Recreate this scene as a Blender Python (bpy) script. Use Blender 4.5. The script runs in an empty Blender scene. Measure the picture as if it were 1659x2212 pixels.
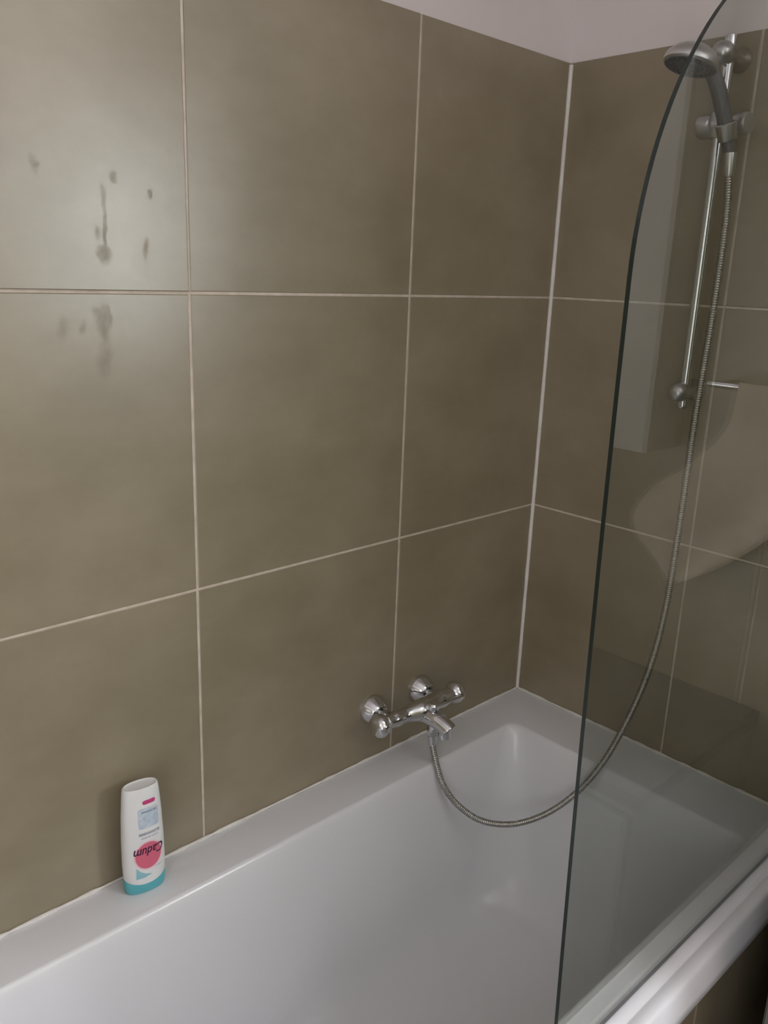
import bpy, bmesh, math, random
from mathutils import Vector, Matrix
random.seed(4)
PI = math.pi

# ------------------------------------------------------------ camera, light, exposure
sc = bpy.context.scene
sc.view_settings.view_transform = 'Standard'
sc.view_settings.look = 'None'
sc.view_settings.gamma = 1
sc.view_settings.use_curve_mapping = False
sc.view_settings.exposure = 0.0

cd = bpy.data.cameras.new('camera')
cam = bpy.data.objects.new('camera', cd)
sc.collection.objects.link(cam)
cam.location = (-1.66681, -1.20948, 1.04711)
cam.rotation_mode = 'XYZ'
cam.rotation_euler = (1.2930069, -0.03543373, -0.75204835)
cd.sensor_fit = 'VERTICAL'
cd.sensor_height = 24.0
cd.lens = 24.0 * 1810.25 / 2212.0
cd.clip_start = 0.02
sc.camera = cam

WIN = (-2.65, -1.65, 0.80, 1.56)          # window opening in the right wall: y0, y1, z0, z1

w = bpy.data.worlds.new('sky')
sc.world = w
w.use_nodes = True
w.node_tree.nodes['Background'].inputs[0].default_value = (0.80, 0.89, 1.0, 1)
w.node_tree.nodes['Background'].inputs[1].default_value = 1.0

ld = bpy.data.lights.new('window_daylight', 'AREA')
ld.shape = 'RECTANGLE'
ld.size = WIN[3] - WIN[2]
ld.size_y = WIN[1] - WIN[0]
ld.energy = 112
ld.color = (0.925, 0.95, 1.0)
lo = bpy.data.objects.new('window_daylight', ld)
sc.collection.objects.link(lo)
lo.location = (0.13, (WIN[0] + WIN[1]) / 2, (WIN[2] + WIN[3]) / 2)
lo.rotation_euler = (0, PI / 2, 0)          # shines towards -x, into the room

# daylight of the hallway coming through the open doorway behind the camera
DOOR = (-2.55, -1.70, -0.58, 1.42)           # doorway in the rear wall: y0, y1, z0, z1
hd_ = bpy.data.lights.new('hallway_daylight', 'AREA')
hd_.shape = 'RECTANGLE'
hd_.size = DOOR[3] - DOOR[2]
hd_.size_y = DOOR[1] - DOOR[0]
hd_.energy = 16
hd_.color = (1.0, 0.96, 0.95)
ho_ = bpy.data.objects.new('hallway_daylight', hd_)
sc.collection.objects.link(ho_)
ho_.location = (-3.15, (DOOR[0] + DOOR[1]) / 2, (DOOR[2] + DOOR[3]) / 2)
ho_.rotation_euler = (0, -PI / 2, 0)

# ------------------------------------------------------------ helpers
C = sc.collection


def link(o):
    C.objects.link(o)
    return o


def obj(name, bm, mats, parent=None, smooth=True, angle=35):
    me = bpy.data.meshes.new(name)
    bmesh.ops.recalc_face_normals(bm, faces=bm.faces)
    bm.to_mesh(me)
    bm.free()
    if not isinstance(mats, (list, tuple)):
        mats = [mats]
    for m in mats:
        me.materials.append(m)
    if smooth:
        for p in me.polygons:
            p.use_smooth = True
        try:
            me.set_sharp_from_angle(angle=math.radians(angle))
        except Exception:
            pass
    o = link(bpy.data.objects.new(name, me))
    if parent is not None:
        o.parent = parent
        o.matrix_parent_inverse = parent_inv(parent)
    return o


def parent_inv(p):
    # meshes are modelled in room coordinates, so only an Empty's own place has to be undone
    return Matrix.Translation(-p.location) if p.type == 'EMPTY' else Matrix.Identity(4)


def thing(name, label, cat, loc=(0, 0, 0)):
    o = link(bpy.data.objects.new(name, None))
    o.location = loc
    o.empty_display_size = 0.05
    o['label'] = label
    o['category'] = cat
    return o


def struct(o):
    o['kind'] = 'structure'
    return o


def box(bm, x0, x1, y0, y1, z0, z1, bevel=0.0, seg=2, mi=0):
    vs = [bm.verts.new(p) for p in ((x0, y0, z0), (x1, y0, z0), (x1, y1, z0), (x0, y1, z0),
                                    (x0, y0, z1), (x1, y0, z1), (x1, y1, z1), (x0, y1, z1))]
    fs = [bm.faces.new([vs[i] for i in f]) for f in
          ((3, 2, 1, 0), (4, 5, 6, 7), (0, 1, 5, 4), (1, 2, 6, 5), (2, 3, 7, 6), (3, 0, 4, 7))]
    for f in fs:
        f.material_index = mi
    if bevel:
        es = list({e for f in fs for e in f.edges})
        r = bmesh.ops.bevel(bm, geom=es, offset=bevel, segments=seg, affect='EDGES', profile=0.5)
        for f in r['faces']:
            f.material_index = mi
    return vs


def frame_of(d):
    d = Vector(d).normalized()
    up = Vector((0, 0, 1)) if abs(d.z) < 0.95 else Vector((1, 0, 0))
    a = d.cross(up).normalized()
    b = d.cross(a).normalized()
    return d, a, b


def lathe(bm, origin, axis, prof, n=40, mi=0):
    """prof: list of (distance along axis, radius)"""
    o = Vector(origin)
    d, a, b = frame_of(axis)
    rings = []
    for t, r in prof:
        if r < 1e-6:
            rings.append([bm.verts.new(o + d * t)])
        else:
            rings.append([bm.verts.new(o + d * t + (a * math.cos(2 * PI * k / n) + b * math.sin(2 * PI * k / n)) * r)
                          for k in range(n)])
    for A, B in zip(rings[:-1], rings[1:]):
        for k in range(n):
            k2 = (k + 1) % n
            if len(A) == 1 and len(B) == 1:
                continue
            if len(A) == 1:
                f = bm.faces.new((A[0], B[k], B[k2]))
            elif len(B) == 1:
                f = bm.faces.new((A[k], B[0], A[k2]))
            else:
                f = bm.faces.new((A[k], B[k], B[k2], A[k2]))
            f.material_index = mi
    return rings


def catmull(pts, per=10):
    P = [Vector(p) for p in pts]
    P = [P[0] * 2 - P[1]] + P + [P[-1] * 2 - P[-2]]
    out = []
    for i in range(1, len(P) - 2):
        for k in range(per):
            t = k / per
            a, b, c, d = P[i - 1], P[i], P[i + 1], P[i + 2]
            out.append(0.5 * ((2 * b) + (c - a) * t + (2 * a - 5 * b + 4 * c - d) * t * t + (3 * b - a - 3 * c + d) * t ** 3))
    out.append(P[-2])
    return out


def tube(bm, pts, rad, n=16, flat=None, cap=True):
    """rad: number or list/func of index fraction; flat = (squash along b)"""
    P = [Vector(p) for p in pts]
    N = len(P)
    t0 = (P[1] - P[0]).normalized()
    _, a, b = frame_of(t0)
    rings = []
    for i in range(N):
        t = (P[min(i + 1, N - 1)] - P[max(i - 1, 0)]).normalized()
        a = (a - t * a.dot(t)).normalized()
        b = t.cross(a).normalized()
        f = i / (N - 1)
        r = rad(f) if callable(rad) else (rad[i] if isinstance(rad, (list, tuple)) else rad)
        ra, rb = r if isinstance(r, tuple) else (r, r)
        rings.append([bm.verts.new(P[i] + a * math.cos(2 * PI * k / n) * ra + b * math.sin(2 * PI * k / n) * rb)
                      for k in range(n)])
    for A, B in zip(rings[:-1], rings[1:]):
        for k in range(n):
            bm.faces.new((A[k], B[k], B[(k + 1) % n], A[(k + 1) % n]))
    if cap:
        bm.faces.new(rings[0][::-1])
        bm.faces.new(rings[-1])
    return rings


def hexprof(bm, origin, axis, L, r, bevel=0.0015):
    o = Vector(origin)
    d, a, b = frame_of(axis)
    vs = []
    for t in (0, L):
        vs.append([bm.verts.new(o + d * t + (a * math.cos(PI / 3 * k) + b * math.sin(PI / 3 * k)) * r) for k in range(6)])
    fs = [bm.faces.new(vs[0][::-1]), bm.faces.new(vs[1])]
    for k in range(6):
        fs.append(bm.faces.new((vs[0][k], vs[0][(k + 1) % 6], vs[1][(k + 1) % 6], vs[1][k])))
    bmesh.ops.bevel(bm, geom=list({e for f in fs for e in f.edges}), offset=bevel, segments=2, affect='EDGES')


# ------------------------------------------------------------ materials
def mat(name, col, rough=0.5, metal=0.0, spec=0.5, coat=0.0):
    m = bpy.data.materials.new(name)
    m.use_nodes = True
    b = m.node_tree.nodes['Principled BSDF']
    b.inputs['Base Color'].default_value = (*col, 1)
    b.inputs['Roughness'].default_value = rough
    b.inputs['Metallic'].default_value = metal
    b.inputs['Specular IOR Level'].default_value = spec
    b.inputs['Coat Weight'].default_value = coat
    return m


def nd(m, kind, **kw):
    n = m.node_tree.nodes.new(kind)
    for k, v in kw.items():
        setattr(n, k, v)
    return n


def noisy(m, c1, c2, scale=4, detail=6, bump=0.0, bscale=60, stretch=(1, 1, 1), lo_=0.35, hi=0.65):
    nt = m.node_tree
    b = nt.nodes['Principled BSDF']
    tc = nd(m, 'ShaderNodeTexCoord')
    mp = nd(m, 'ShaderNodeMapping')
    mp.inputs['Scale'].default_value = stretch
    nt.links.new(tc.outputs['Object'], mp.inputs[0])
    nz = nd(m, 'ShaderNodeTexNoise')
    nz.inputs['Scale'].default_value = scale
    nz.inputs['Detail'].default_value = detail
    nz.inputs['Roughness'].default_value = 0.6
    nt.links.new(mp.outputs[0], nz.inputs['Vector'])
    cr = nd(m, 'ShaderNodeValToRGB')
    cr.color_ramp.elements[0].position = lo_
    cr.color_ramp.elements[0].color = (*c1, 1)
    cr.color_ramp.elements[1].position = hi
    cr.color_ramp.elements[1].color = (*c2, 1)
    nt.links.new(nz.outputs['Fac'], cr.inputs[0])
    nt.links.new(cr.outputs[0], b.inputs['Base Color'])
    if bump:
        n2 = nd(m, 'ShaderNodeTexNoise')
        n2.inputs['Scale'].default_value = bscale
        n2.inputs['Detail'].default_value = 4
        nt.links.new(tc.outputs['Object'], n2.inputs['Vector'])
        bp = nd(m, 'ShaderNodeBump')
        bp.inputs['Strength'].default_value = bump
        bp.inputs['Distance'].default_value = 0.002
        nt.links.new(n2.outputs['Fac'], bp.inputs['Height'])
        nt.links.new(bp.outputs[0], b.inputs['Normal'])
    return cr


TILE_A = (0.238, 0.197, 0.126)
TILE_B = (0.308, 0.262, 0.180)
M_tile = mat('olive_brown_tile', TILE_A, 0.36, 0, 0.85)
tile_cr = noisy(M_tile, TILE_A, TILE_B, scale=3.2, detail=8, bump=0.05, bscale=35, stretch=(1, 1, 1.5))
M_grout = mat('pale_grout', (0.62, 0.55, 0.46), 0.85)
noisy(M_grout, (0.54, 0.47, 0.38), (0.68, 0.60, 0.51), scale=30, bump=0.1)
M_paint = mat('white_paint', (0.78, 0.73, 0.72), 0.8)
noisy(M_paint, (0.76, 0.71, 0.70), (0.80, 0.75, 0.74), scale=2, bump=0.06, bscale=90)
M_silicone = mat('white_silicone', (0.80, 0.78, 0.75), 0.5)
noisy(M_silicone, (0.74, 0.71, 0.67), (0.84, 0.82, 0.79), scale=25, bump=0.15, bscale=80)
M_enamel = mat('white_enamel', (0.76, 0.765, 0.785), 0.22, 0, 0.5)
M_chrome = mat('chrome', (0.68, 0.69, 0.71), 0.10, 1.0)
M_chrome_worn = mat('limescaled_chrome', (0.62, 0.62, 0.62), 0.32, 1.0)
M_hose = mat('steel_hose', (0.42, 0.41, 0.38), 0.28, 1.0)
M_headgrey = mat('grey_plastic', (0.15, 0.15, 0.155), 0.3)
M_face = mat('dark_rubber_nozzles', (0.10, 0.11, 0.12), 0.5)
M_white_pl = mat('white_plastic', (0.80, 0.81, 0.81), 0.32)
M_teal = mat('teal_plastic', (0.10, 0.42, 0.48), 0.3)
M_pink = mat('pink_print', (0.70, 0.15, 0.23), 0.35)
M_rose = mat('rose_ring_print', (0.88, 0.55, 0.62), 0.35)
M_magenta = mat('magenta_print', (0.55, 0.06, 0.20), 0.35)
M_blueprint = mat('pale_blue_print', (0.50, 0.66, 0.80), 0.35)
noisy(M_blueprint, (0.42, 0.54, 0.66), (0.66, 0.70, 0.77), scale=70, detail=3)
M_bluelines = mat('slate_blue_print', (0.25, 0.36, 0.48), 0.35)
M_greyink = mat('grey_ink', (0.20, 0.20, 0.26), 0.4)
M_palink = mat('pale_ink', (0.42, 0.44, 0.55), 0.4)
M_ink = mat('dark_ink', (0.05, 0.02, 0.06), 0.4)
M_aqua = mat('aqua_print', (0.28, 0.55, 0.62), 0.35)
M_towel = mat('cream_terry', (0.66, 0.58, 0.48), 0.95)
noisy(M_towel, (0.60, 0.52, 0.42), (0.70, 0.62, 0.52), scale=8, bump=0.5, bscale=300)
M_wood = mat('dark_brown_wood', (0.05, 0.038, 0.028), 0.5)
noisy(M_wood, (0.035, 0.026, 0.02), (0.06, 0.045, 0.033), scale=5, stretch=(1, 1, 12))
M_cab = mat('grey_cabinet_lacquer', (0.17, 0.18, 0.165), 0.4)
M_whitecab = mat('white_lacquer', (0.80, 0.80, 0.79), 0.35)
M_floor = mat('dark_floor_tile', (0.10, 0.09, 0.08), 0.4)
noisy(M_floor, (0.08, 0.07, 0.06), (0.13, 0.115, 0.10), scale=4, bump=0.05)
M_seal = mat('clear_seal_strip', (0.55, 0.56, 0.54), 0.3)
M_frame = mat('white_window_frame', (0.8, 0.8, 0.8), 0.4)

# scuffs on the tile: grime streaks that dull the gloss on the left wall
nt = M_tile.node_tree
bs = nt.nodes['Principled BSDF']
tc = nd(M_tile, 'ShaderNodeTexCoord')
sx = nd(M_tile, 'ShaderNodeSeparateXYZ')
nt.links.new(tc.outputs['Object'], sx.inputs[0])


def mathn(m, op, a, b=None, c=None, clamp=False):
    n = nd(m, 'ShaderNodeMath', operation=op, use_clamp=clamp)
    for i, v in enumerate((a, b, c)):
        if v is None:
            continue
        if isinstance(v, (int, float)):
            n.inputs[i].default_value = v
        else:
            m.node_tree.links.new(v, n.inputs[i])
    return n.outputs[0]


def blob(m, cx, cz, rx, rz):
    dx = mathn(m, 'DIVIDE', mathn(m, 'SUBTRACT', XW, cx), rx)
    dz = mathn(m, 'DIVIDE', mathn(m, 'SUBTRACT', sx.outputs['Z'], cz), rz)
    d2 = mathn(m, 'ADD', mathn(m, 'MULTIPLY', dx, dx), mathn(m, 'MULTIPLY', dz, dz))
    onwall = mathn(m, 'GREATER_THAN', sx.outputs['Y'], -0.02)
    return mathn(m, 'MULTIPLY', mathn(m, 'SUBTRACT', 1.0, d2, clamp=True), onwall)


wn = nd(M_tile, 'ShaderNodeTexNoise')          # wobble so that the streaks are irregular
wn.inputs['Scale'].default_value = 45
wn.inputs['Detail'].default_value = 3
nt.links.new(tc.outputs['Object'], wn.inputs['Vector'])
XW = mathn(M_tile, 'ADD', sx.outputs['X'], mathn(M_tile, 'MULTIPLY_ADD', wn.outputs['Fac'], 0.022, -0.011))
blobs = [blob(M_tile, *b) for b in (
    (-1.096, 1.135, 0.006, 0.022), (-1.0945, 1.09, 0.0035, 0.05), (-1.104, 1.088, 0.006, 0.012), (-1.098, 1.058, 0.013, 0.016),
    (-1.112, 0.972, 0.008, 0.016), (-1.101, 0.955, 0.012, 0.045), (-1.094, 0.965, 0.006, 0.03), (-1.165, 0.955, 0.010, 0.018),
    (-1.136, 0.955, 0.008, 0.012), (-1.02, 1.147, 0.005, 0.008), (-1.075, 1.165, 0.008, 0.010), (-1.104, 0.905, 0.016, 0.03),
    (-1.19, 1.17, 0.006, 0.016), (-1.03, 1.07, 0.006, 0.02))]
acc = blobs[0]
for b_ in blobs[1:]:
    acc = mathn(M_tile, 'MAXIMUM', acc, b_)
nz = nd(M_tile, 'ShaderNodeTexNoise')
nz.inputs['Scale'].default_value = 110
nz.inputs['Detail'].default_value = 4
nt.links.new(tc.outputs['Object'], nz.inputs['Vector'])
msk = mathn(M_tile, 'MULTIPLY', acc, mathn(M_tile, 'MULTIPLY_ADD', nz.outputs['Fac'], 2.2, -0.35, clamp=True), clamp=True)
nr = nd(M_tile, 'ShaderNodeTexNoise')
nr.inputs['Scale'].default_value = 9
nr.inputs['Detail'].default_value = 5
nt.links.new(tc.outputs['Object'], nr.inputs['Vector'])
base_r = mathn(M_tile, 'MULTIPLY_ADD', nr.outputs['Fac'], 0.08, 0.30)
nt.links.new(mathn(M_tile, 'MULTIPLY_ADD', msk, 0.16, base_r, clamp=True), bs.inputs['Roughness'])
mx = nd(M_tile, 'ShaderNodeMix', data_type='RGBA')
nt.links.new(mathn(M_tile, 'MULTIPLY', msk, 0.28), mx.inputs['Factor'])
nt.links.new(tile_cr.outputs[0], mx.inputs['A'])
mx.inputs['B'].default_value = (0.10, 0.085, 0.06, 1)
nt.links.new(mx.outputs['Result'], bs.inputs['Base Color'])

# thin clear safety glass: straight-through tint plus a Fresnel mirror
M_glass = bpy.data.materials.new('shower_glass')
M_glass.use_nodes = True
g = M_glass.node_tree
g.nodes.remove(g.nodes['Principled BSDF'])
tr = g.nodes.new('ShaderNodeBsdfTransparent')
tr.inputs[0].default_value = (0.835, 0.855, 0.838, 1)
gl = g.nodes.new('ShaderNodeBsdfGlossy')
gl.inputs['Color'].default_value = (1, 1, 1, 1)
gl.inputs['Roughness'].default_value = 0.0
fr = g.nodes.new('ShaderNodeFresnel')
fr.inputs['IOR'].default_value = 1.5
mxs = g.nodes.new('ShaderNodeMixShader')
geo = g.nodes.new('ShaderNodeNewGeometry')      # same mirror strength on both faces of the pane
io = g.nodes.new('ShaderNodeMapRange')
io.inputs['To Min'].default_value = 1.5
io.inputs['To Max'].default_value = 1 / 1.5
g.links.new(geo.outputs['Backfacing'], io.inputs['Value'])
g.links.new(io.outputs[0], fr.inputs['IOR'])
g.links.new(fr.outputs[0], mxs.inputs[0])
g.links.new(tr.outputs[0], mxs.inputs[1])
g.links.new(gl.outputs[0], mxs.inputs[2])
g.links.new(mxs.outputs[0], g.nodes['Material Output'].inputs[0])
M_glassedge = mat('dark_green_glass_edge', (0.012, 0.022, 0.018), 0.25)

# ------------------------------------------------------------ room shell
ZF, ZC = -0.58, 1.95
XB, YB = -3.0, -3.15
ROWS = [-0.50, 0.0, 0.506, 1.006, 1.4989]
G = 0.0024                       # half a joint
TH = 0.004                      # how far the tiles stand proud of the plaster


def tile(bm, P, tilt=(0, 0), mi=1):
    """P: function (s, t, depth) -> world, tile spans given rect"""
    (s0, s1, t0, t1, fn) = P
    b = 0.0012
    ring = [(s0, t0), (s1, t0), (s1, t1), (s0, t1)]
    inner = [(s0 + b, t0 + b), (s1 - b, t0 + b), (s1 - b, t1 - b), (s0 + b, t1 - b)]
    sc_, tc_ = (s0 + s1) / 2, (t0 + t1) / 2

    def dz(s, t):
        return TH + (abs(tilt[0]) + abs(tilt[1])) * 0.22 + tilt[0] * (s - sc_) + tilt[1] * (t - tc_)
    v0 = [bm.verts.new(fn(s, t, -0.001)) for s, t in ring]
    v1 = [bm.verts.new(fn(s, t, dz(s, t) - b * 0.8)) for s, t in ring]
    v2 = [bm.verts.new(fn(s, t, dz(s, t))) for s, t in inner]
    fs = []
    for A, B in ((v0, v1), (v1, v2)):
        for k in range(4):
            fs.append(bm.faces.new((A[k], A[(k + 1) % 4], B[(k + 1) % 4], B[k])))
    fs.append(bm.faces.new(v2))
    for f in fs:
        f.material_index = mi


def grout_slab(bm, x0, x1, y0, y1, z0, z1):
    box(bm, x0, x1, y0, y1, z0, z1, mi=2)


# left wall (long wall behind the bath): plane y = 0
bm = bmesh.new()
box(bm, XB, 0.0, 0.0, 0.12, ZF, ZC, mi=0)
grout_slab(bm, XB, 0.0, -0.0028, 0.001, ZF, ROWS[-1] - 0.001)
cols = [0.0, -0.4676, -0.9572, -1.4468, -1.9364, -2.426, -2.9156, -3.0]
fnA = lambda s, t, d: (s, -d, t)
rt = random.Random(2)
for i in range(len(cols) - 1):
    for j in range(len(ROWS) - 1):
        tl = (rt.uniform(-.0007, .0007), rt.uniform(-.0007, .0007))
        if i == 2 and j == 3:
            tl = (-0.004, -0.0060)      # this one stands proud at its lower edge
        if i == 2 and j == 2:
            tl = (-0.003, -0.001)
        lo_z = ROWS[j] + G
        tile(bm, (cols[i + 1] + G, cols[i] - (G if i else 0.001), lo_z, ROWS[j + 1] - (G if j < 3 else 0), fnA), tl)
struct(obj('wall_left', bm, [M_paint, M_tile, M_grout], smooth=False))

# right wall (tap-end wall with the window): plane x = 0
y0w, y1w, z0w, z1w = WIN
bm = bmesh.new()
T = 0.12
box(bm, 0.0, T, y1w, 0.12, ZF, ZC, mi=0)
box(bm, 0.0, T, YB, y0w, ZF, ZC, mi=0)
box(bm, 0.0, T, y0w, y1w, ZF, z0w, mi=0)
box(bm, 0.0, T, y0w, y1w, z1w, ZC, mi=0)
fnB = lambda s, t, d: (-d, s, t)
colsB = [0.0, -0.4229, -0.9125, -1.4021, -1.65]
grout_slab(bm, -0.0028, 0.001, y1w, 0.0, ZF, ROWS[-1] - 0.001)
for i in range(len(colsB) - 1):
    for j in range(len(ROWS) - 1):
        tl = (rt.uniform(-.0007, .0007), rt.uniform(-.0007, .0007))
        tile(bm, (colsB[i + 1] + G, colsB[i] - (G if i else 0.004), ROWS[j] + G, ROWS[j + 1] - (G if j < 3 else 0), fnB), tl)
struct(obj('wall_right', bm, [M_paint, M_tile, M_grout], smooth=False))

bm = bmesh.new()
box(bm, XB, T, YB - 0.1, YB, ZF, ZC)
fnC = lambda a, b, d: (a, YB + d, b)
box(bm, XB, 0.0, YB, YB + 0.0028, ZF, ROWS[-1] - 0.001, mi=2)
cc_ = [0.0, -0.4896, -0.9792, -1.4688, -1.9584, -2.448, -2.9376, -3.0]
for i in range(len(cc_) - 1):
    for j in range(len(ROWS) - 1):
        tile(bm, (cc_[i + 1] + G, cc_[i] - G, ROWS[j] + G, ROWS[j + 1] - G, fnC))
struct(obj('wall_back', bm, [M_paint, M_tile, M_grout], smooth=False))
bm = bmesh.new()
box(bm, XB - 0.1, XB, YB - 0.1, DOOR[0], ZF, ZC)
box(bm, XB - 0.1, XB, DOOR[1], 0.12, ZF, ZC)
box(bm, XB - 0.1, XB, DOOR[0], DOOR[1], DOOR[3], ZC)
fnD = lambda a, b, d: (XB + d, a, b)
box(bm, XB, XB + 0.0028, DOOR[1] + 0.001, 0.0, ZF, ROWS[-1] - 0.001, mi=2)
cd_ = [0.0, -0.4896, -0.9792, -1.4688, DOOR[1]]
for i in range(len(cd_) - 1):
    for j in range(len(ROWS) - 1):
        tile(bm, (cd_[i + 1] + G, cd_[i] - G, ROWS[j] + G, ROWS[j + 1] - G, fnD))
struct(obj('wall_rear', bm, [M_paint, M_tile, M_grout], smooth=False))
bm = bmesh.new()
box(bm, XB - 0.1, T, YB - 0.1, 0.12, ZF - 0.08, ZF)
struct(obj('floor', bm, M_floor, smooth=False))
bm = bmesh.new()
box(bm, XB - 0.1, T, YB - 0.1, 0.12, ZC, ZC + 0.08)
struct(obj('ceiling', bm, M_paint, smooth=False))

# window frame in the right wall
bm = bmesh.new()
fw = 0.055
for a, b, c, d in ((y0w, y0w + fw, z0w, z1w), (y1w - fw, y1w, z0w, z1w), (y0w + fw, y1w - fw, z0w, z0w + fw),
                   (y0w + fw, y1w - fw, z1w - fw, z1w), ((y0w + y1w) / 2 - .03, (y0w + y1w) / 2 + .03, z0w + fw, z1w - fw)):
    box(bm, 0.06, 0.11, a, b, c, d, bevel=0.004)
wf = struct(obj('window_1', bm, M_frame))
wf['label'] = 'white framed window in the tap-end wall'

bm = bmesh.new()
for a, b, c, d in ((DOOR[0] - 0.06, DOOR[0], ZF, DOOR[3] + 0.06), (DOOR[1], DOOR[1] + 0.06, ZF, DOOR[3] + 0.06), (DOOR[0], DOOR[1], DOOR[3], DOOR[3] + 0.06)):
    box(bm, XB + 0.0, XB + 0.02, a, b, c, d, bevel=0.003)
struct(obj('door_1', bm, M_frame))

# silicone beads (setting)
bm = bmesh.new()
pts = [(-0.006, -0.006, z) for z in [0.004 + k * (1.495 - 0.004) / 60 for k in range(61)]]
rr = random.Random(7)
tube(bm, pts, [0.0048 + rr.uniform(-.0004, .0004) for _ in pts], n=10)
tr1 = struct(obj('trim_1', bm, M_silicone))
bm = bmesh.new()
pts = [(-1.70 + k * 1.69 / 120, -0.0065, 0.0025) for k in range(121)]
tube(bm, pts, [0.0030 + rr.uniform(-.0010, .0012) for _ in pts], n=10)
struct(obj('trim_2', bm, M_silicone))
bm = bmesh.new()
pts = [(-0.0065, -0.01 - k * 0.785 / 60, 0.0025) for k in range(61)]
tube(bm, pts, [0.0030 + rr.uniform(-.0010, .0012) for _ in pts], n=10)
struct(obj('trim_3', bm, M_silicone))

# tiled bath front (built-in, part of the room)
bm = bmesh.new()
box(bm, -1.70, -0.001, -0.772, -0.73, ZF, -0.05, mi=2)
fnP = lambda s, t, d: (s, -0.7725 - d, t)
for a, b in ((-0.49, -0.002), (-0.98, -0.49), (-1.47, -0.98), (-1.70, -1.47)):
    tile(bm, (a + G, b - G, ZF + 0.002, -0.054, fnP))
struct(obj('wall_bath_front', bm, [M_paint, M_tile, M_grout], smooth=False))
bm = bmesh.new()
box(bm, -1.82, -1.702, -0.8, -0.001, ZF, 0.0)
struct(obj('wall_bath_end', bm, M_paint, smooth=False))

# ------------------------------------------------------------ bathtub
NC = 10


def rrect(bm, x0, x1, y0, y1, r, z, zf=None):
    vs = []
    for cx, cy, a0 in ((x1 - r, y1 - r, 0), (x0 + r, y1 - r, PI / 2), (x0 + r, y0 + r, PI), (x1 - r, y0 + r, 1.5 * PI)):
        for k in range(NC + 1):
            a = a0 + k * PI / 2 / NC
            p = (cx + r * math.cos(a), cy + r * math.sin(a))
            vs.append(bm.verts.new((p[0], p[1], zf(p[0], p[1]) if zf else z)))
    return vs


def loft(bm, loops):
    for A, B in zip(loops[:-1], loops[1:]):
        n = len(A)
        for k in range(n):
            bm.faces.new((A[k], A[(k + 1) % n], B[(k + 1) % n], B[k]))


tubm = thing('bathtub', 'white enamelled bathtub with flat ledges built in below the olive tiled walls', 'bathtub', (-0.85, -0.4, ZF))
bm = bmesh.new()
L = []


def lp(e, zz, ny):        # e: inset on the wall sides, ny: near-side y
    L.append(rrect(bm, -1.70 + e, -0.0062 - e, ny, -0.0062 - e, 0.004, zz))


lp(0.000, -0.048, -0.790)
lp(0.000, -0.050, -0.797)
lp(0.0002, -0.046, -0.800)
lp(0.0004, -0.030, -0.7985)
lp(0.0005, -0.0085, -0.7885)
lp(0.0006, -0.0035, -0.7865)
lp(0.0008, -0.0008, -0.7835)
lp(0.0010, 0.0000, -0.779)
lp(0.0012, 0.0000, -0.768)
lp(0.0014, -0.0022, -0.7645)
lp(0.0016, -0.0022, -0.7625)
lp(0.0018, 0.0000, -0.759)
lp(0.0030, 0.0000, -0.750)
# basin: (x0, x1, y0, y1, r, z)
for a in ((-1.600, -0.150, -0.700, -0.104, 0.022, 0.0),
          (-1.598, -0.152, -0.698, -0.106, 0.024, -0.0006),
          (-1.595, -0.155, -0.695, -0.109, 0.028, -0.0030),
          (-1.592, -0.158, -0.692, -0.112, 0.034, -0.0080),
          (-1.588, -0.161, -0.689, -0.115, 0.040, -0.0200),
          (-1.560, -0.172, -0.682, -0.122, 0.060, -0.1000),
          (-1.510, -0.192, -0.670, -0.134, 0.090, -0.2200),
          (-1.460, -0.212, -0.658, -0.146, 0.115, -0.3200),
          (-1.430, -0.226, -0.648, -0.156, 0.125, -0.3650),
          (-1.405, -0.242, -0.632, -0.172, 0.125, -0.3920),
          (-1.370, -0.270, -0.605, -0.199, 0.115, -0.4100),
          (-1.320, -0.320, -0.560, -0.244, 0.080, -0.4180),
          (-1.200, -0.420, -0.480, -0.324, 0.030, -0.4220)):
    L.append(rrect(bm, *a))
loft(bm, L)
bm.faces.new(L[-1])
tub_shell = obj('tub_shell', bm, M_enamel, tubm, angle=50)

# ------------------------------------------------------------ shower screen
YG0, YG1 = -0.7450, -0.7398
prof = [(-0.004, 0.004), (-0.866, 0.004)]
for k in range(1, 11):
    z = 0.004 + k * (1.05 - 0.004) / 10
    prof.append((-0.866 - 0.0285 * (1 - (1 - min(1, z / 1.0)) ** 1.6), z))
xe = prof[-1][0]
r = 0.37
zt = 1.05 + r
for k in range(1, 31):
    a = PI - k * PI / 2 / 30
    prof.append((xe + r + r * math.cos(a), 1.05 + r * math.sin(a)))
prof.append((-0.004, zt))
scr = thing('shower_screen', 'clear glass bath screen with rounded top corner standing on the near bath rim', 'shower screen', (-0.45, -0.742, 0.004))
bm = bmesh.new()
A = [bm.verts.new((x, YG0, z)) for x, z in prof]
B = [bm.verts.new((x, YG1, z)) for x, z in prof]
bm.faces.new(A)
bm.faces.new(B[::-1])
n = len(A)
for k in range(n):
    f = bm.faces.new((A[k], A[(k + 1) % n], B[(k + 1) % n], B[k]))
    f.material_index = 1
obj('glass_panel', bm, [M_glass, M_glassedge], scr, smooth=False)
bm = bmesh.new()      # slim wall channel
box(bm, -0.028, -0.0045, -0.752, -0.732, 0.004, zt + 0.005, bevel=0.002)
obj('wall_profile', bm, M_chrome, scr)

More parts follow.
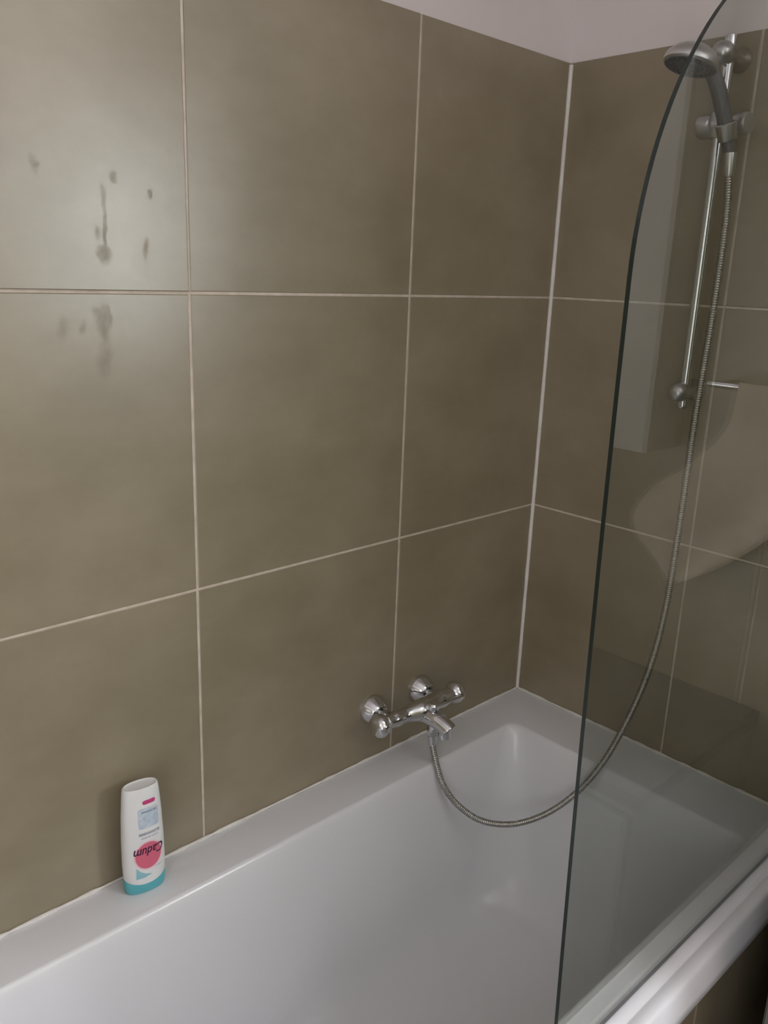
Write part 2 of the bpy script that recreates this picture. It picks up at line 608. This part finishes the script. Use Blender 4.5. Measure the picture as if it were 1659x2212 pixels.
# ------------------------------------------------------------ bath mixer tap
mx_ = thing('bath_mixer_tap', 'chrome wall-mounted bath mixer with two round handles above the bath ledge', 'tap', (-0.4575, -0.004, 0.124))
DB = 0.074
ZB = 0.128
for xi in (-0.532, -0.383):
    bm = bmesh.new()
    lathe(bm, (xi, -0.0035, 0.124), (0, -1, 0), [(0, 0.034), (0.003, 0.0345), (0.007, 0.0335), (0.016, 0.029), (0.026, 0.0225),
                                                  (0.031, 0.0185), (0.032, 0.0165), (0.032, 0.012), (0.030, 0.011)])
    obj('rosette', bm, M_chrome, mx_)
    bm = bmesh.new()
    lathe(bm, (xi, -0.03, 0.124), (0, -1, 0), [(0, 0.011), (0.030, 0.011)], n=24)
    hexprof(bm, (xi, -0.040, 0.122), (0, -1, 0), 0.014, 0.0165)
    obj('union_nut', bm, M_chrome, mx_)
# body: a bar that swells to a rounded middle
bm = bmesh.new()
pts, rd = [], []
for k in range(49):
    x = -0.551 + k * 0.194 / 48
    u = (x + 0.454) / 0.097
    bulge = math.exp(-(u / 0.33) ** 2)
    pts.append((x, -DB - 0.010 * bulge, ZB + 0.002 * bulge))
    ends = 0.003 * (math.exp(-((abs(u) - 0.72) / 0.12) ** 2))
    rd.append(0.0150 + 0.0095 * bulge + ends + (0.0035 if u > 0 else 0.0) * min(1, abs(u) * 3))
tube(bm, pts, rd, n=32)
obj('body', bm, M_chrome, mx_)
# handles on both ends
for xe_, s in ((-0.551, -1), (-0.357, 1)):
    bm = bmesh.new()
    lathe(bm, (xe_, -DB, ZB), (s, 0, 0), [(-0.001, 0.0), (-0.001, 0.0165), (0.003, 0.0175), (0.005, 0.0165), (0.007, 0.019),
                                          (0.011, 0.0235), (0.018, 0.0255), (0.026, 0.0250), (0.033, 0.021), (0.037, 0.014),
                                          (0.038, 0.006), (0.038, 0.0)], n=48)
    # flutes
    for v in bm.verts:
        p = v.co - Vector((xe_, -DB, ZB))
        rr_ = math.hypot(p.y, p.z)
        if rr_ > 0.018:
            a = math.atan2(p.z, p.y)
            k = 1 - 0.06 * max(0, math.cos(5 * a)) ** 2
            v.co.y = -DB + p.y * k
            v.co.z = ZB + p.z * k
    obj('handle', bm, M_chrome, mx_)
# spout: flattened tube reaching forward and slightly down
bm = bmesh.new()
pts = catmull([(-0.4540, -0.078, 0.120), (-0.4510, -0.100, 0.121), (-0.4480, -0.122, 0.118), (-0.4450, -0.140, 0.112), (-0.4435, -0.152, 0.106), (-0.4430, -0.1555, 0.1035)], 8)
tube(bm, pts, lambda f: (0.0205 - 0.002 * f, 0.0185) if f < 0.88 else (0.0187 * (1 - 0.3 * ((f - 0.88) / 0.12) ** 2), 0.0185 * (1 - 0.3 * ((f - 0.88) / 0.12) ** 2)), n=28)
sp = obj('spout', bm, M_chrome, mx_)
bm = bmesh.new()
lathe(bm, Vector((-0.4440, -0.142, 0.104)), (0, -0.15, -1), [(-0.004, 0.0), (-0.004, 0.0135), (0.010, 0.0145), (0.019, 0.0145), (0.021, 0.013), (0.021, 0.0105), (0.017, 0.0100), (0.017, 0.0)], n=32)
obj('aerator', bm, M_chrome, sp)
# diverter knob on top
bm = bmesh.new()
lathe(bm, (-0.4480, -0.108, 0.130), (0, -0.08, 1), [(0, 0.008), (0.008, 0.008), (0.009, 0.0115), (0.012, 0.0135), (0.020, 0.0130), (0.024, 0.009), (0.025, 0.0)], n=32)
obj('diverter_knob', bm, M_chrome, mx_)
# small pull lever along the body towards the far handle
bm = bmesh.new()
tube(bm, [(-0.4480, -0.112, 0.144), (-0.420, -0.114, 0.144), (-0.390, -0.116, 0.144), (-0.358, -0.118, 0.144)], [(0.0035, 0.003), (0.004, 0.0028), (0.0048, 0.0028), (0.0045, 0.0026)], n=12)
obj('diverter_lever', bm, M_chrome, mx_)
# hose outlet under the body
bm = bmesh.new()
lathe(bm, (-0.4390, -0.104, 0.112), (0, 0, -1), [(0, 0.011), (0.022, 0.011), (0.022, 0.0125), (0.030, 0.0125)], n=24)
hexprof(bm, (-0.4390, -0.104, 0.083), (0, 0, -1), 0.014, 0.0125)
obj('hose_outlet', bm, M_chrome, mx_)

# ------------------------------------------------------------ shower hose
hs = [(-0.4390, -0.104, 0.070), (-0.438, -0.110, 0.030), (-0.426, -0.13, -0.043), (-0.401, -0.153, -0.095), (-0.365, -0.187, -0.134),
      (-0.326, -0.223, -0.147), (-0.287, -0.259, -0.140), (-0.243, -0.300, -0.109), (-0.201, -0.339, -0.054),
      (-0.168, -0.370, 0.016), (-0.142, -0.395, 0.104), (-0.120, -0.415, 0.201), (-0.106, -0.428, 0.300),
      (-0.099, -0.435, 0.406), (-0.096, -0.437, 0.529), (-0.095, -0.438, 0.656), (-0.094, -0.438, 0.779), (-0.092, -0.440, 0.888),
      (-0.090, -0.442, 0.976), (-0.091, -0.444, 1.102), (-0.092, -0.443, 1.184), (-0.096, -0.439, 1.243)]
cp = catmull(hs, 64)
# resample evenly
S_ = [0.0]
for a, b in zip(cp[:-1], cp[1:]):
    S_.append(S_[-1] + (b - a).length)
N = int(S_[-1] / 0.00115)
ev, j = [], 0
for k in range(N + 1):
    s = S_[-1] * k / N
    while j < len(S_) - 2 and S_[j + 1] < s:
        j += 1
    t = (s - S_[j]) / max(1e-9, S_[j + 1] - S_[j])
    ev.append(cp[j].lerp(cp[j + 1], t))
bm = bmesh.new()
tube(bm, ev, [0.0072 if (k % 4) in (1, 2) else 0.0064 for k in range(len(ev))], n=14)
ho = thing('shower_hose', 'steel-sheathed shower hose looping from the mixer into the bath and up behind the glass', 'hose', (-0.4390, -0.104, 0.07))
obj('metal_sheath', bm, M_hose, ho, angle=80)
bm = bmesh.new()
lathe(bm, (-0.4390, -0.104, 0.0695), (0.02, -0.03, -1), [(0, 0.0), (0, 0.0105), (0.014, 0.0100), (0.024, 0.0080), (0.024, 0.0)], n=24)
obj('hose_nut', bm, M_chrome, ho)
bm = bmesh.new()
lathe(bm, (-0.096, -0.4393, 1.238), (-0.03, 0.05, 1), [(0, 0.0), (0, 0.0080), (0.006, 0.0100), (0.030, 0.0115), (0.040, 0.0115), (0.040, 0.0)], n=24)
obj('hose_nut', bm, M_chrome_worn, ho)

# ------------------------------------------------------------ riser rail
BX, BY = -0.055, -0.388
rail = thing('shower_riser_rail', 'vertical chrome shower rail on the tap-end wall behind the glass', 'shower rail', (-0.004, BY, 0.82))
bm = bmesh.new()
lathe(bm, (BX, BY, 0.805), (0, 0, 1), [(0, 0.0), (0.0, 0.0105), (0.002, 0.0115), (0.005, 0.0115), (0.02, 0.0110), (0.660, 0.0110), (0.666, 0.0115), (0.679, 0.0105), (0.681, 0.0)], n=32)
obj('rail_tube', bm, M_chrome, rail)
for z in (0.838, 1.452):
    bm = bmesh.new()
    lathe(bm, (-0.0035, BY, z), (-1, 0, 0), [(0, 0.0), (0, 0.0215), (0.006, 0.0220), (0.012, 0.0185), (0.022, 0.0150), (0.046, 0.0155),
                                         (0.060, 0.0180), (0.072, 0.0200), (0.083, 0.0190), (0.091, 0.0140), (0.095, 0.007), (0.0955, 0.0)], n=36)
    obj('wall_bracket', bm, M_chrome_worn, rail)
# slider with its two knobs and fork
sl_z = 1.333
bm = bmesh.new()
lathe(bm, (BX, BY, sl_z - 0.022), (0, 0, 1), [(0, 0.0112), (0, 0.0165), (0.003, 0.0180), (0.041, 0.0180), (0.044, 0.0165), (0.044, 0.0112)], n=32)
lathe(bm, (BX - 0.004, BY + 0.006, sl_z), (0, -1, 0), [(0, 0.0), (0, 0.015), (0.040, 0.0135), (0.060, 0.013), (0.060, 0.0)], n=28)
sl = obj('slider', bm, M_chrome_worn, rail)
bm = bmesh.new()
lathe(bm, (BX, BY + 0.012, sl_z), (0, 1, 0), [(0, 0.0), (0, 0.012), (0.001, 0.012), (0.002, 0.0185), (0.005, 0.0210), (0.020, 0.0220), (0.026, 0.0200), (0.028, 0.0)], n=36)
obj('slider_knob', bm, M_chrome_worn, sl)
bm = bmesh.new()
lathe(bm, (BX - 0.010, BY - 0.036, sl_z - 0.002), (-0.15, -1, 0), [(0, 0.0), (0, 0.013), (0.002, 0.0175), (0.006, 0.0195), (0.022, 0.0200), (0.028, 0.0175), (0.030, 0.0)], n=36)
obj('holder_knob', bm, M_chrome_worn, sl)
bm = bmesh.new()     # cup that takes the handle
hd = Vector((-0.36, 0.08, 0.90)).normalized()
cc = Vector((-0.108, -0.431, 1.310))
lathe(bm, cc - hd * 0.012, hd, [(0, 0.0125), (0, 0.0155), (0.003, 0.0165), (0.028, 0.0185), (0.030, 0.0170), (0.030, 0.0145), (0, 0.0125)], n=28)
tube(bm, [(BX - 0.012, -0.420, sl_z - 0.004), (-0.085, -0.424, 1.322), (-0.098, -0.425, 1.315)], [0.010, 0.0095, 0.009], n=16)
obj('handset_cup', bm, M_chrome_worn, sl)

# ------------------------------------------------------------ hand shower
hand = thing('hand_shower', 'round grey and chrome hand shower head tilted down from the slider on the rail', 'shower head', (-0.108, -0.425, 1.28))
bm = bmesh.new()
pts = catmull([(-0.0985, -0.4350, 1.281), (-0.108, -0.431, 1.310), (-0.122, -0.425, 1.346), (-0.138, -0.418, 1.381), (-0.156, -0.410, 1.409), (-0.176, -0.403, 1.427)], 8)
tube(bm, pts, lambda f: (0.0115 + 0.0025 * math.sin(f * PI) + 0.004 * max(0, f - 0.75) * 4 * 0.6,
                         0.0115 + 0.002 * math.sin(f * PI) + 0.006 * max(0, f - 0.75) * 4 * 0.6), n=24)
obj('handle', bm, M_headgrey, hand)
hc = Vector((-0.198, -0.396, 1.420))
hn = Vector((-0.22, 0.12, -0.96)).normalized()
HK = 0.86
bm = bmesh.new()
lathe(bm, hc - hn * 0.020, hn, [(t_, r_ * HK) for t_, r_ in ((-0.004, 0.0), (-0.003, 0.016), (0.002, 0.030), (0.009, 0.043), (0.018, 0.0525), (0.026, 0.0550), (0.031, 0.0545), (0.033, 0.0520))], n=56)
obj('head_shell', bm, M_chrome_worn, hand)
bm = bmesh.new()
lathe(bm, hc + hn * 0.0125, hn, [(t_, r_ * HK) for t_, r_ in ((-0.001, 0.0525), (0.002, 0.0515), (0.003, 0.049), (0.0015, 0.047), (0.0025, 0.030), (0.0010, 0.028), (0.0040, 0.024), (0.0045, 0.0))], n=56)
face = obj('spray_face', bm, M_headgrey, hand)
bm = bmesh.new()
_, fa, fb = frame_of(hn)
for R_, cnt in ((0.0370, 22), (0.0310, 18), (0.0155, 9), (0.0078, 5)):
    for k in range(cnt):
        a = 2 * PI * k / cnt
        o_ = hc + hn * (0.0145 if R_ > 0.025 else 0.0165) + (fa * math.cos(a) + fb * math.sin(a)) * R_
        lathe(bm, o_, hn, [(0, 0.0019), (0.0025, 0.0013), (0.0026, 0.0)], n=8)
obj('nozzles', bm, M_face, face)

# ------------------------------------------------------------ shampoo bottle
BO = Vector((-1.1035, -0.0475, 0.0))
bt = thing('shampoo_bottle', 'white plastic bottle standing upside down on its teal cap on the bath ledge', 'bottle', BO)
ANG = -0.13


def bot_w(t):      # half width at height t
    ks = ((0.0, 0.0345), (0.022, 0.0362), (0.05, 0.0368), (0.10, 0.0364), (0.15, 0.0345), (0.18, 0.0325), (0.196, 0.0312), (0.203, 0.0302))
    for (a, b), (c, d) in zip(ks[:-1], ks[1:]):
        if t <= c:
            u = (t - a) / (c - a)
            return b + (d - b) * u
    return ks[-1][1]


def bot_d(t):
    ks = ((0.0, 0.0175), (0.022, 0.0190), (0.06, 0.0200), (0.12, 0.0195), (0.17, 0.0170), (0.203, 0.0150))
    for (a, b), (c, d) in zip(ks[:-1], ks[1:]):
        if t <= c:
            u = (t - a) / (c - a)
            return b + (d - b) * u
    return ks[-1][1]


EX = 2.35


def bot_front(x, t, off=0.0):
    wv, dv = bot_w(t), bot_d(t)
    u = min(0.999, abs(x) / wv)
    return -(dv * (1 - u ** EX) ** (1 / EX)) - off


def to_w(x, y, z):
    c, s = math.cos(ANG), math.sin(ANG)
    return (BO.x + x * c - y * s, BO.y + x * s + y * c, z)


def sect(bm, t, k=1.0, dz=0.0, n=56, zfun=None):
    vs = []
    for i in range(n):
        a = 2 * PI * i / n
        ca, sa = math.cos(a), math.sin(a)
        x = math.copysign(abs(ca) ** (2 / EX), ca) * bot_w(t) * k
        y = math.copysign(abs(sa) ** (2 / EX), sa) * bot_d(t) * k
        z = t + dz + (zfun(x, y) if zfun else 0)
        vs.append(bm.verts.new(to_w(x, y, z)))
    return vs


def sag(x, y):      # seam between cap and body dips in the middle of each broad face
    return 0.010 * (x / 0.036) ** 2


bm = bmesh.new()
lps = [sect(bm, 0.001, 0.90, 0), sect(bm, 0.0012, 0.97), sect(bm, 0.004, 1.005), sect(bm, 0.010, 1.01), sect(bm, 0.017, 1.01, zfun=sag), sect(bm, 0.018, 0.985, zfun=sag)]
loft(bm, lps)
bm.faces.new(lps[0][::-1])
bm.faces.new(lps[-1])
obj('cap', bm, M_teal, bt, angle=60)
bm = bmesh.new()
lps = [sect(bm, 0.0175, 0.93, zfun=sag), sect(bm, 0.0183, 0.985, zfun=sag), sect(bm, 0.0195, 1.0, zfun=sag)]
for k in range(1, 17):
    t = 0.032 + (0.1985 - 0.032) * k / 16
    lps.append(sect(bm, t, 1.0, zfun=(lambda x, y, kk=k: sag(x, y) * max(0, 1 - kk / 3) * 0.5)))
lps += [sect(bm, 0.2020, 0.988), sect(bm, 0.2035, 0.955), sect(bm, 0.2036, 0.91), sect(bm, 0.2026, 0.88), sect(bm, 0.2020, 0.70), sect(bm, 0.2018, 0.3)]
loft(bm, lps)
bm.faces.new(lps[0][::-1])
bm.faces.new(lps[-1])
body = obj('body', bm, M_white_pl, bt, angle=60)


def decal(name, outline, m, off=0.0004, parent=None):
    """outline: list of (x, z) on the front; filled as a fan of rings so that it follows the curve"""
    bm = bmesh.new()
    cx = sum(p[0] for p in outline) / len(outline)
    cz = sum(p[1] for p in outline) / len(outline)
    rings = []
    for q in (0.0, 0.25, 0.5, 0.75, 1.0):
        if q == 0:
            rings.append([bm.verts.new(to_w(cx, bot_front(cx, cz, off), cz))])
        else:
            rings.append([bm.verts.new(to_w(cx + (x - cx) * q, bot_front(cx + (x - cx) * q, cz + (z - cz) * q, off), cz + (z - cz) * q)) for x, z in outline])
    n = len(outline)
    for k in range(n):
        bm.faces.new((rings[0][0], rings[1][k], rings[1][(k + 1) % n]))
        for A, B in zip(rings[1:-1], rings[2:]):
            bm.faces.new((A[k], A[(k + 1) % n], B[(k + 1) % n], B[k]))
    return obj(name, bm, m, parent or bt)


def ell(cx, cz, rx, rz, n=40):
    return [(cx + rx * math.cos(2 * PI * k / n), cz + rz * math.sin(2 * PI * k / n)) for k in range(n)]


def rect(x0, x1, z0, z1, r=0.0, n=8):
    out = []
    m = 8
    for (ax, az), (bx_, bz) in (((x0, z0), (x1, z0)), ((x1, z0), (x1, z1)), ((x1, z1), (x0, z1)), ((x0, z1), (x0, z0))):
        for k in range(m):
            out.append((ax + (bx_ - ax) * k / m, az + (bz - az) * k / m))
    if r:
        q = []
        for x, z in out:
            X = min(max(x, x0 + r), x1 - r)
            Z = min(max(z, z0 + r), z1 - r)
            v = Vector((x - X, z - Z))
            if v.length > r:
                v = v.normalized() * r
            q.append((X + v.x, Z + v.y))
        out = q
    return out


decal('pink_disc', ell(0.0030, 0.0755, 0.0255, 0.0280), M_rose, 0.0003)['label'] = 'pale rose rim of the printed disc'
decal('pink_disc', ell(0.0030, 0.0755, 0.0230, 0.0255), M_pink, 0.0005)['label'] = 'pink printed disc'
decal('printed_bar', rect(-0.0030, 0.0200, 0.1735, 0.1810, 0.0035), M_magenta, 0.0004)['label'] = 'magenta pill-shaped print'
decal('printed_panel', rect(-0.0120, 0.0240, 0.1290, 0.1670, 0.004), M_blueprint, 0.0003)['label'] = 'pale blue printed picture'
decal('printed_panel', [(-0.0200, 0.0320), (-0.0060, 0.0325), (0.0080, 0.0360), (-0.0040, 0.0405), (-0.0120, 0.0460), (-0.0190, 0.0550)], M_aqua, 0.0003)['label'] = 'aqua printed corner'


def text(name, s, h, cx, cz, m, off, shear=0.0, width=None, flip=True):
    cu = bpy.data.curves.new('t', 'FONT')
    cu.body = s
    cu.size = 1
    cu.shear = shear
    cu.resolution_u = 6
    cu.offset = 0.012
    to = link(bpy.data.objects.new('t', cu))
    dg = bpy.context.evaluated_depsgraph_get()
    me = bpy.data.meshes.new_from_object(to.evaluated_get(dg))
    bpy.data.objects.remove(to)
    bm = bmesh.new()
    bm.from_mesh(me)
    xs = [v.co.x for v in bm.verts]
    ys = [v.co.y for v in bm.verts]
    x0, x1, y0, y1 = min(xs), max(xs), min(ys), max(ys)
    kx = (width / (x1 - x0)) if width else h / (y1 - y0)
    ky = h / (y1 - y0)
    long_ = [e for e in bm.edges if e.calc_length() * kx > 0.002]
    if long_:
        bmesh.ops.subdivide_edges(bm, edges=long_, cuts=3)
    bmesh.ops.triangulate(bm, faces=bm.faces)
    for v in bm.verts:
        x = (v.co.x - (x0 + x1) / 2) * kx
        y = (v.co.y - (y0 + y1) / 2) * ky
        if flip:
            x, y = -x, -y
        X, Z = cx + x, cz + y
        v.co = Vector(to_w(X, bot_front(X, Z, off), Z))
    return obj(name, bm, m, bt, smooth=False)


text('lettering', 'Cadum', 0.0175, 0.0035, 0.0835, M_ink, 0.0008, shear=0.25, width=0.052)['label'] = 'dark brand lettering printed upside down'
text('lettering', 'GEL DOUCHE SURGRAS', 0.0050, 0.0060, 0.1190, M_greyink, 0.0008, width=0.037)['label'] = 'small grey print'
text('lettering', 'peaux sensibles', 0.0042, 0.0060, 0.1115, M_palink, 0.0008, width=0.029)['label'] = 'small pale print'
text('lettering', 'lait hydratant', 0.0060, 0.0070, 0.1600, M_bluelines, 0.0008, width=0.027)['label'] = 'blue print on the pale panel'
text('lettering', 'x', 0.0030, -0.0020, 0.1490, M_bluelines, 0.0008)['label'] = 'tiny blue mark'
text('lettering', '250 ml', 0.0030, 0.0190, 0.0490, M_palink, 0.0008, width=0.013)['label'] = 'small pale print near the cap'

# ------------------------------------------------------------ things seen only in the glass or at the frame edge
cab = thing('vanity_cabinet', 'grey vanity cabinet with a dark top beside the bath at the tap-end wall', 'cabinet', (-0.235, -1.3, ZF))
bm = bmesh.new()
box(bm, -0.468, -0.006, -1.72, -0.872, ZF + 0.001, 0.166, bevel=0.003)
obj('carcass', bm, M_cab, cab)
bm = bmesh.new()
box(bm, -0.474, -0.005, -1.728, -0.866, 0.167, 0.200, bevel=0.004)
obj('top', bm, M_wood, cab)
for a, b in ((-1.712, -1.300), (-1.292, -0.880)):
    bm = bmesh.new()
    box(bm, -0.488, -0.469, a, b, ZF + 0.06, 0.155, bevel=0.003)
    dr = obj('door', bm, M_cab, cab)
    bm = bmesh.new()
    hy = b - 0.04 if a < -1.5 else a + 0.04
    tube(bm, [(-0.490, hy, -0.02), (-0.512, hy, -0.015), (-0.514, hy, 0.03), (-0.512, hy, 0.075), (-0.490, hy, 0.08)], 0.005, n=12)
    obj('door_handle', bm, M_chrome, dr)

mc = thing('wall_cabinet', 'white wall cabinet whose pale edge shows as an upright band reflected in the glass screen', 'cabinet', (-0.005, -1.35, 0.715))
bm = bmesh.new()
box(bm, -0.12, -0.005, -1.58, -1.122, 0.715, 1.62, bevel=0.003)
obj('carcass', bm, M_whitecab, mc)
bm = bmesh.new()
box(bm, -0.138, -0.121, -1.580, -1.122, 0.715, 1.62, bevel=0.002)
obj('door', bm, M_whitecab, mc)

tr_ = thing('towel_rail', 'short towel rail on the tap-end wall, reflected in the glass screen', 'towel rail', (-0.005, -0.92, 0.862))
bm = bmesh.new()
tube(bm, [(-0.072, -1.035, 0.862), (-0.072, -0.80, 0.862)], 0.007, n=16)
tube(bm, [(-0.005, -0.81, 0.862), (-0.072, -0.81, 0.862)], 0.007, n=16)
tube(bm, [(-0.005, -1.02, 0.862), (-0.072, -1.02, 0.862)], 0.007, n=16)
obj('bar', bm, M_chrome, tr_)

# towel: pulled to one side, thick terry cloth, folds
left = [(-1.006, 0.872), (-1.012, 0.80), (-1.030, 0.76), (-1.062, 0.722), (-1.100, 0.682), (-1.145, 0.648), (-1.178, 0.605), (-1.192, 0.566), (-1.180, 0.526), (-1.152, 0.500), (-1.092, 0.455)]
right = [(-0.850, 0.872), (-0.842, 0.83), (-0.835, 0.79), (-0.83, 0.75), (-0.828, 0.71), (-0.832, 0.672), (-0.852, 0.640), (-0.90, 0.593), (-0.945, 0.545), (-1.000, 0.497), (-1.072, 0.448)]
bm = bmesh.new()
nu, nv = 40, len(left) * 4
lc = catmull([(y, z, 0) for y, z in left], 4)
rc = catmull([(y, z, 0) for y, z in right], 4)
front, back = [], []
for i, p in enumerate(lc):
    v = i / (len(lc) - 1)
    ry, rz = rc[i].x, rc[i].y
    rowf, rowb = [], []
    for k in range(nu + 1):
        u = k / nu
        y = p.x + (ry - p.x) * u + 0.028
        z = p.y + (rz - p.y) * u - 0.012 * math.sin(u * PI) * v
        x = -0.085 + 0.006 * v * math.sin(u * 9 + v * 2)
        th = 0.012 + 0.004 * math.sin(u * 9)
        e = min(1.0, 6 * min(u, 1 - u) + 0.15, 6 * (1 - v) + 0.15)
        rowf.append(bm.verts.new((x - th * e / 2, y, z)))
        rowb.append(bm.verts.new((x + th * e / 2, y, z)))
    front.append(rowf)
    back.append(rowb)
for R1, flip_ in ((front, False), (back, True)):
    for i in range(len(R1) - 1):
        for k in range(nu):
            q = (R1[i][k], R1[i][k + 1], R1[i + 1][k + 1], R1[i + 1][k])
            bm.faces.new(q[::-1] if flip_ else q)
nI = len(front)
for i in range(nI - 1):
    bm.faces.new((front[i][0], front[i + 1][0], back[i + 1][0], back[i][0]))
    bm.faces.new((front[i][nu], back[i][nu], back[i + 1][nu], front[i + 1][nu]))
for k in range(nu):
    bm.faces.new((front[0][k], back[0][k], back[0][k + 1], front[0][k + 1]))
    bm.faces.new((front[nI - 1][k], front[nI - 1][k + 1], back[nI - 1][k + 1], back[nI - 1][k]))
tw = obj('towel', bm, M_towel, smooth=True, angle=80)
tw['label'] = 'cream towel hanging askew from the short rail, reflected in the glass screen'
tw['category'] = 'towel'
